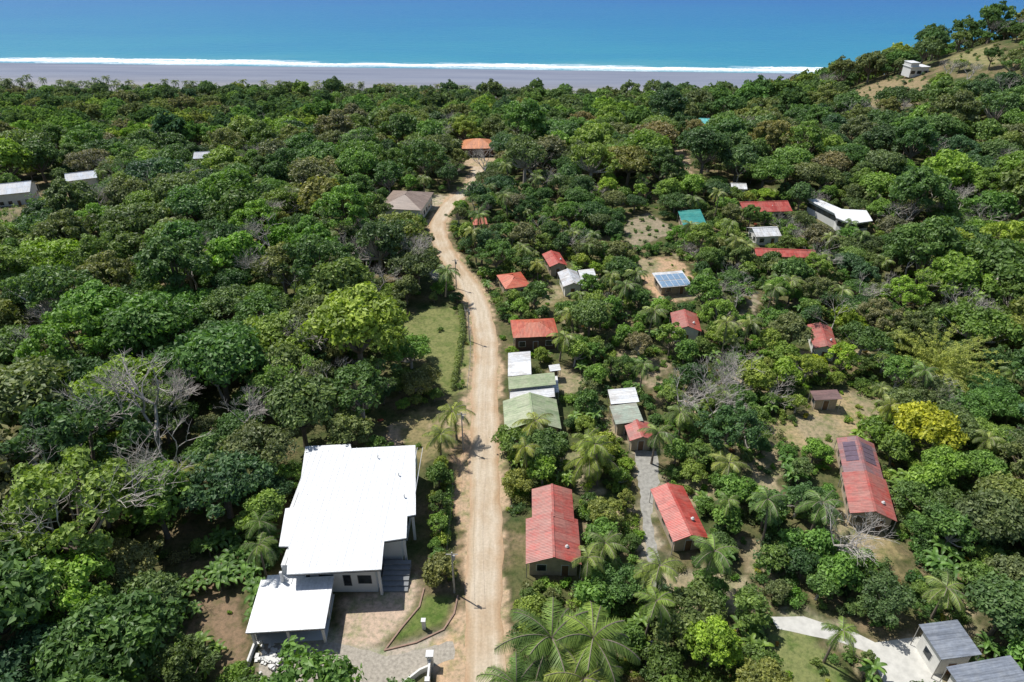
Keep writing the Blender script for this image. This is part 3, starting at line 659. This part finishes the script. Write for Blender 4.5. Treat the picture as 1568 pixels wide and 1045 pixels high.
def house(name,cx,cy,ang,w,d,eave,kind,ridge,rk,wk):
    z=H(cx,cy); root=link(name,None,None,(cx,cy,z),math.radians(ang))
    ov=.55; ww,wd=w-2*ov,d-2*ov
    wb=B(); wb.box((0,.0,eave/2-.6),(ww,wd,eave+1.0)); 
    pitch=.36 if kind!='shed' else .1
    rm_=rm(rk,ridge!='y')
    rb=B(); ax=(ridge=='y')
    hw=(w if ax else d)/2; hl=(d if ax else w)/2
    def pt(a,l,zz): return (a,l,zz) if ax else (l,a,zz)
    nst=max(2,int(hl*2/1.1)); th=.07
    if kind=='shed':
        rise=pitch*hw*2; e0=eave+.05
        for i in range(nst):
            l0=-hl+2*hl*i/nst; l1=-hl+2*hl*(i+1)/nst; dz=R.uniform(-.012,.012)
            q=[pt(-hw,l0,e0+dz),pt(hw,l0,e0+rise+dz),pt(hw,l1,e0+rise+dz),pt(-hw,l1,e0+dz)]
            rb.add(q+[(a,b,c-th) for a,b,c in q],[(0,1,2,3),(7,6,5,4),(0,4,5,1),(1,5,6,2),(2,6,7,3),(3,7,4,0)],0,R.random())
        q=[pt(-hw+ov,-hl+ov,eave-.12),pt(hw-ov,-hl+ov,eave-.12),pt(hw-ov,-hl+ov,eave+rise-.1),pt(-hw+ov,-hl+ov,eave)]; q2=[pt(-hw+ov,hl-ov,eave-.12),pt(hw-ov,hl-ov,eave-.12),pt(hw-ov,hl-ov,eave+rise-.1),pt(-hw+ov,hl-ov,eave)]
        wb.add(q+q2,[(0,1,2,3),(7,6,5,4),(1,5,6,2),(3,2,6,7)],0)
    else:
        rise=pitch*hw; hip=hw*.95 if kind=='hip' else 0
        hip=min(hip,hl*.8)
        for sg in(-1,1):
            for i in range(nst):
                l0=-hl+2*hl*i/nst; l1=-hl+2*hl*(i+1)/nst; dz=R.uniform(-.012,.012)
                def top(l):
                    k=min(1,(hl-abs(l))/hip) if hip else 1; return pt(sg*hw*(1-k),l,eave+rise*k+dz)
                nsec=1 if hip else 2
                for s_ in range(nsec):
                    A0,A1=pt(sg*hw,l0,eave+dz),pt(sg*hw,l1,eave+dz); T0,T1=top(l0),top(l1)
                    def lp(a,b_,t,dd): return (a[0]+(b_[0]-a[0])*t,a[1]+(b_[1]-a[1])*t,a[2]+(b_[2]-a[2])*t+dd)
                    f0,f1=s_/nsec,(s_+1)/nsec; dd=.02*s_
                    q=[lp(A0,T0,f0,dd),lp(A1,T1,f0,dd),lp(A1,T1,f1,dd),lp(A0,T0,f1,dd)]
                    if sg<0: q=q[::-1]
                    if not ax: q=q[::-1]
                    rb.add(q+[(a,b,c-th) for a,b,c in q],[(0,1,2,3),(7,6,5,4),(0,4,5,1),(1,5,6,2),(2,6,7,3),(3,7,4,0)],0,R.random())
        if hip:
            for sg in(-1,1):
                q=[pt(-hw,sg*hl,eave),pt(hw,sg*hl,eave),pt(0,sg*(hl-hip),eave+rise)]; rb.add(q,[(0,1,2)],0,R.random()*.7)
        else:
            for sg in(-1,1):
                q=[pt(-hw+ov,sg*(hl-ov),eave-.12),pt(hw-ov,sg*(hl-ov),eave-.12),pt(0,sg*(hl-ov),eave+rise-.13)]; wb.add(q,[(0,1,2)],0)
            rb.box(pt(0,0,eave+rise+.05),(.35,d,.05) if ax else (w,.35,.05),0,0,.7)
    wb.obj('walls',[WM[wk]],root); rb.obj('roof',[rm_],root)
    openings(root,ww,wd,eave)
    pb=B()
    for sx in(-1,1):
        for sy in(-1,1): pb.tube([(sx*(w/2-.12),sy*(d/2-.12),-1),(sx*(w/2-.12),sy*(d/2-.12),eave-.05)],[.06,.06],6)
    pb.obj('porch_posts',[M_post],root)
    if rk in('rustred','red') and d>7:
        vb=B(); vb.tube([(hw*.5,-d*.2,eave+.1),(hw*.5,-d*.2,eave+.75),(hw*.5,-d*.2,eave+.8)],[.16,.16,.3],10); vb.tube([(hw*.5,-d*.2,eave+.8),(hw*.5,-d*.2,eave+1.05)],[.3,.12],10)
        vb.obj('roof_vent',[M_frame],root)
    if rk=='rustdark':
        sb=B()
        for i in range(4):
            for sg in (-1,1):
                x0,x1=.5,2.3; y0=-1.6+i*1.25; zf=lambda x:eave+rise-pitch*x+.09
                q=[(sg*x0,y0,zf(x0)),(sg*x1,y0,zf(x1)),(sg*x1,y0+1.15,zf(x1)),(sg*x0,y0+1.15,zf(x0))]
                if sg<0: q=q[::-1]
                sb.add(q+[(a,b,c-.04) for a,b,c in q],[(0,1,2,3),(7,6,5,4),(0,4,5,1),(1,5,6,2),(2,6,7,3),(3,7,4,0)])
        sb.obj('solar_panels',[plain('panel_dark',(.13,.09,.12),.35,.25)],root)
    return root
for h in HS: house(*h)

root=link('modern_white_house',None)
def prism(name,poly,z0,z1,mat,parent):
    n=len(poly); b=B(); b.add([(x,y,z1) for x,y in poly]+[(x,y,z0) for x,y in poly],[tuple(range(n))[::-1],tuple(range(n,2*n))]+[(i,(i+1)%n,(i+1)%n+n,i+n) for i in range(n)])
    o=b.obj(name,[mat] if not isinstance(mat,list) else mat,parent)
    import bmesh
    bm_=bmesh.new(); bm_.from_mesh(o.data); bmesh.ops.recalc_face_normals(bm_,faces=bm_.faces); bm_.to_mesh(o.data); bm_.free(); return o
M_wroof=roofmat('white_sheet',(.72,.735,.75),None,.2,.5,.5,True,.0)
prism('roof',MAIN,65.75,65.95,M_wroof,root)
prism('roof_fascia',[(x*.994+(-24)*.006,y*.996+73*.004) for x,y in MAIN],65.5,65.745,M_darkm,root)
sm=B()
for x in np.arange(-32.6,-14.5,.9):
    y0=73 if x<-31.7 else (61.4 if x<-17.9 else 71.5); y1=85.6
    sm.box((x,(y0+y1)/2,65.965),(.06,y1-y0,.04))
sm.obj('roof_seams',[plain('seam_grey',(.55,.56,.58),.5,.05)],root)
WB=B()
WB.box((-24.3,78.3,62.6),(17.2,14,5.8));WB.box((-24.9,66.7,62.6),(12.6,9.1,5.8));WB.box((-17.2,69.2,62.6),(2.6,4.1,5.8))
M_mw=plain('wall_modern_white',(.66,.66,.65),.8,.06,.5); WB.obj('walls',[M_mw],root)
g_=B();f=B()
for (cx,cz,w_,h_) in [(-20.2,62.6,1.7,1.5),(-22.6,62.4,.9,2.0),(-25.4,63,1.8,1.0),(-28.6,63,1.8,1.0)]:
    g_.box((cx,62.13,cz),(w_,.05,h_));f.box((cx,62.14,cz),(w_+.2,.03,h_+.2))
for (cy,cz,w_,h_) in [(63.8,62.4,1.6,2.2),(66.2,62.4,1.,2.2)]:
    g_.box((-18.57,cy,cz),(.05,w_,h_));f.box((-18.585,cy,cz),(.03,w_+.2,h_+.2))
for cy in (73.5,76.5,79.5,83): g_.box((-15.66,cy,62.8),(.05,1.9,1.8)); f.box((-15.675,cy,62.8),(.03,2.1,2.))
g_.obj('windows',[M_glass],root);f.obj('window_frames',[M_darkm],root)
cb=B()
for x,y in [(-15.3,67.1),(-18,61.7),(-14.6,71.5),(-16.2,85.3),(-30.9,61)]: cb.box((x,y,62.8),(.35,.35,5.4))
cb.obj('columns',[M_mw],root)
st=B()
for i in range(6): st.box((-16.4+i*.0,66.2-i*.75,60.65-i*.11),(3.8,.74,.22+1.1-i*.2))
st.obj('entrance_steps',[plain('step_grey',(.22,.23,.24),.8,.15)],root)
ch=B()
for (x,y) in [(-17.6,79),(-16.1,74.3),(-21.5,83)]:
    ch.tube([(x,y,65.9),(x,y,66.5)],[.09,.09],8); ch.tube([(x,y,66.5),(x,y,66.6)],[.18,.05],8)
ch.obj('vent_pipes',[M_frame],root)
gr=link('garage',None,None,(-28.8,57.6,60),math.radians(4))
b=B(); b.box((0,0,3.5),(9.8,8.1,.18)); b.box((-1.6,4.3,3.5),(5.2,.9,.16)); b.obj('roof',[M_wroof],gr)
b=B(); b.box((0,0,3.27),(9.6,7.9,.26)); b.obj('fascia',[M_darkm],gr)
b=B(); b.box((-.5,3.4,1.6),(8,.2,3.1)); b.box((-4.5,.4,1.6),(.2,6.2,3.1)); b.box((0,.3,.02),(9,7,.08)); b.box((4.3,2.2,1.6),(.2,2.4,3.1)); b.obj('walls',[M_mw],gr)
b=B(); 
for x,y in ((-4.4,-3.5),(0,-3.5),(4.4,-3.5),(4.4,0)): b.box((x,y,1.57),(.3,.3,3.12))
b.obj('columns',[M_mw],gr)
r2=link('modern_hillside_house',None,None,(0,0,0))
for poly,nm in (([(95.5,213),(99.5,212.5),(106,198),(101,196.5)],'roof_wing'),([(100.5,203.6),(110.5,202.2),(108.6,193.6),(101.2,191.2),(98.6,196)],'roof_main')):
    zz=H(103,200)+4.6+(0 if nm=='roof_wing' else .15); prism(nm,poly,zz,zz+.2,M_wroof,r2)
    cxx=sum(p[0] for p in poly)/len(poly); cyy=sum(p[1] for p in poly)/len(poly)
    prism('walls_'+nm,[(cxx+(x-cxx)*.85,cyy+(y-cyy)*.85) for x,y in poly],zz-7,zz-.003,M_mw,r2)
    prism('window_band_'+nm,[(cxx+(x-cxx)*.865,cyy+(y-cyy)*.865) for x,y in poly],zz-2.2,zz-.7,M_glass,r2)
r3=link('white_hilltop_house',None,None,(212,380,H(212,380)),.1)
b=B(); b.box((0,0,2.2),(10,7,5)); b.box((-3,0,5.7),(4.5,6,2)); b.obj('walls',[M_mw],r3)
b=B(); b.box((0,0,4.8),(10.8,7.8,.2)); b.box((-3,0,6.8),(5,6.6,.2)); b.obj('roof',[M_wroof],r3)
b=B(); 
for x in(-3.4,0,3.4): b.box((x,-3.52,2.2),(2.2,.06,1.6))
b.obj('windows',[M_glass],r3)
r4=link('solar_roof_shed',None,None,(39.8,152.4,60),math.radians(10))
b=B(); b.add([(-4,-3.5,2.7),(4,-3.5,2.7),(4,3.5,3.3),(-4,3.5,3.3),(-4,-3.5,2.6),(4,-3.5,2.6),(4,3.5,3.2),(-4,3.5,3.2)],[(0,1,2,3),(7,6,5,4),(0,4,5,1),(1,5,6,2),(2,6,7,3),(3,7,4,0)]); b.obj('roof',[rm('white',False)],r4)
b=B()
for i in range(5):
    for j in range(2):
        x=-3.0+i*1.5; y=-2.+j*2.9; b.add([(x-.68,y-1.3,2.89+(y-1.3+2)*.0857-.0),(x+.68,y-1.3,2.89+(y+.7)*.0857),(x+.68,y+1.3,2.89+(y+3.3)*.0857),(x-.68,y+1.3,2.89+(y+3.3)*.0857)],[(0,1,2,3)])
b.obj('solar_panels',[plain('solar_blue',(.20,.30,.42),.25,.2)],r4)
b=B(); b.box((0,.3,1.25),(6.8,5.4,2.5)); b.obj('walls',[WM['tan']],r4); openings(r4,6.8,5.4,2.6)

def hedge(pl,w=.8,h=1.3):
    C=[];
    for (ax_,ay_),(bx_,by_) in zip(pl[:-1],pl[1:]):
        L=math.hypot(bx_-ax_,by_-ay_); k=int(L/.55)
        for s in range(k):
            t=s/k
            if R.random()<.12: continue
            C.append((ax_+(bx_-ax_)*t+R.uniform(-.15,.15),ay_+(by_-ay_)*t,60+h*.5+R.uniform(-.3,.25)))
    b=B(); leaves(b,C,[w*R.uniform(.6,.95) for _ in C],len(C)*130,.13,1.,1,.6,.8); 
    for c_ in C[::6]: b.tube([(c_[0],c_[1],59.9),c_],[.05,.03],4)
    b.obj('hedge',[M_bark,M_leafB])
hedge([(-12.2,142.2),(-11,131.6),(-11.5,118.6),(-11.7,109.2)]); hedge([(-10.3,85.3),(-10,76.4),(-9.8,69.9)])
def lowwall(name,pl,h,t,mat):
    b=B()
    for (ax_,ay_),(bx_,by_) in zip(pl[:-1],pl[1:]):
        b.box(((ax_+bx_)/2,(ay_+by_)/2,60+h/2-.1),(math.hypot(bx_-ax_,by_-ay_)+t*.9,t,h+.2+R.uniform(0,.01)),0,math.atan2(by_-ay_,bx_-ax_))
    b.obj(name,[mat])
M_kerb=plain('kerb_terracotta',(.30,.20,.15),.9,.2)
lowwall('lawn_kerb',[(-12.3,62.6),(-12.6,59.7),(-14.5,56.6),(-16.3,53.2),(-12.4,54.3),(-9,56.2),(-7.8,58.6),(-7.5,61.4)],.18,.2,M_kerb)
lowwall('boundary_wall',[(-14.6,47.2),(-11.4,50.1),(-10.4,50.6)],.9,.25,WM['white'])
lowwall('boundary_wall',[(-33.2,46),(-33,54)],.9,.25,M_mw)
b=B()
for i in range(14):
    y_=110+i*2.4; x_=np.interp(y_,[108,118,131,143],[-8.9,-8.7,-9.2,-11.6]); b.tube([(x_,y_,59.8),(x_,y_,61.3)],[.06,.06],5)
    if i: b.tube([(px_,py_,61.1),(x_,y_,61.1)],[.02,.02],3,0,False); b.tube([(px_,py_,60.6),(x_,y_,60.6)],[.02,.02],3,0,False)
    px_,py_=x_,y_
b.obj('wire_fence',[M_post])
gp=link('gate_pillar',None,None,(-10.2,51.2,60)); b=B(); b.box((0,0,1.1),(.7,.7,2.4)); b.box((0,0,2.38),(.95,.95,.16)); b.box((-.0,-1.6,.8),(.25,2.5,1.6)); b.box((0,-3.1,1.),(.6,.6,2.2)); b.obj('pillar',[M_mw],gp)
gp=link('gate_pillar',None,None,(-11.6,56.4,60)); b=B(); b.box((0,0,.8),(.45,.45,1.8)); b.box((0,0,1.75),(.6,.6,.1)); b.obj('pillar',[M_mw],gp)
PT=[]
for (x,y) in [(-8.0,62),(-8.6,92),(-9.4,128),(-14,153)]:
    b=B(); b.tube([(0,0,-.3),(0,0,8.2)],[.14,.09],8); b.box((0,0,7.8),(1.6,.1,.1)); b.tube([(.2,0,6.8),(.2,0,7.5)],[.2,.2],8)
    b.obj('utility_pole',[M_post],None,(x,y,H(x,y))); PT.append(np.array([x,y,H(x,y)+7.9]))
b=B()
for p,q in zip(PT[:-1],PT[1:]):
    for off in(-.7,.7): b.tube([p+(q-p)*t+np.array([off,0,-1.2*math.sin(math.pi*t)]) for t in np.linspace(0,1,9)],[.012]*9,3,0,False)
b.obj('power_lines',[M_darkm])
b=B()
for _ in range(60): b.box((-30.6+R.gauss(0,.7),52.3+R.gauss(0,.8),60.1+R.random()*.35),(R.uniform(.2,.7),R.uniform(.2,.5),R.uniform(.1,.4)),0,R.uniform(0,3),R.random())
b.obj('rubble_pile',[M_frame])
cr=link('parked_car',None,None,(17.4,51.8,60),.05)
b=B(); prof=[(-2.1,.5),(-2.1,1.0),(-1.2,1.12),(-.7,1.75),(1.9,1.8),(2.1,1.1),(2.1,.5)]
Vv=[(sx*(.85 if z<1.3 else .72),y_,z) for sx in(-1,1) for y_,z in [(-p,q) for p,q in prof]]
n=len(prof); b.add(Vv,[tuple(range(n)),tuple(range(2*n-1,n-1,-1))]+[(i,i+n,(i+1)%n+n,(i+1)%n) for i in range(n)]); b.obj('body',[plain('car_paint_dark',(.03,.035,.04),.25,.1)],cr)
b=B()
for sx in(-1,1): b.box((sx*.8,-.6,1.45),(.04,2.2,.4))
b.box((0,.98,1.46),(1.25,.05,.42)); b.obj('windows',[M_glass],cr)
b=B()
for sx in(-.82,.82):
    for y_ in(-1.35,1.35): b.tube([(sx-.12,y_,.36),(sx+.12,y_,.36)],[.36,.36],14)
b.obj('wheels',[M_darkm],cr)

# ------------------------------------------------------------ light, world, camera
w=bpy.data.worlds.new('World'); scene.world=w; w.use_nodes=True; nt=w.node_tree
bg=nt.nodes['Background']; sky=nt.nodes.new('ShaderNodeTexSky'); sky.sky_type='NISHITA'; sky.sun_disc=False
az=math.radians(-55); el=math.radians(60)
sky.sun_elevation=el; sky.sun_rotation=az; nt.links.new(sky.outputs[0],bg.inputs[0]); bg.inputs[1].default_value=.11
sd=Vector((math.sin(az)*math.cos(el),math.cos(az)*math.cos(el),math.sin(el)))
L=bpy.data.lights.new('sun','SUN'); L.energy=5.0; L.angle=math.radians(.5); L.color=(1,.965,.90)
so=link('sun',L); so.rotation_euler=(-sd).to_track_quat('-Z','Y').to_euler(); so.location=(0,0,200)
cd=bpy.data.cameras.new('camera'); cam=link('camera',cd); cd.lens=24.02; cd.sensor_width=36; cd.clip_end=100000; cd.clip_start=.5
cam.location=(0,0,140); cam.rotation_euler=(math.radians(90-32),0,0)
scene.camera=cam
scene.view_settings.view_transform='Standard'; scene.view_settings.look='None'; scene.view_settings.exposure=0
print(sum(len(l) for l in IN.d),sum(len(l) for l in IF.d),sum(len(l) for l in IS.d),sum(len(l) for l in ISH.d))
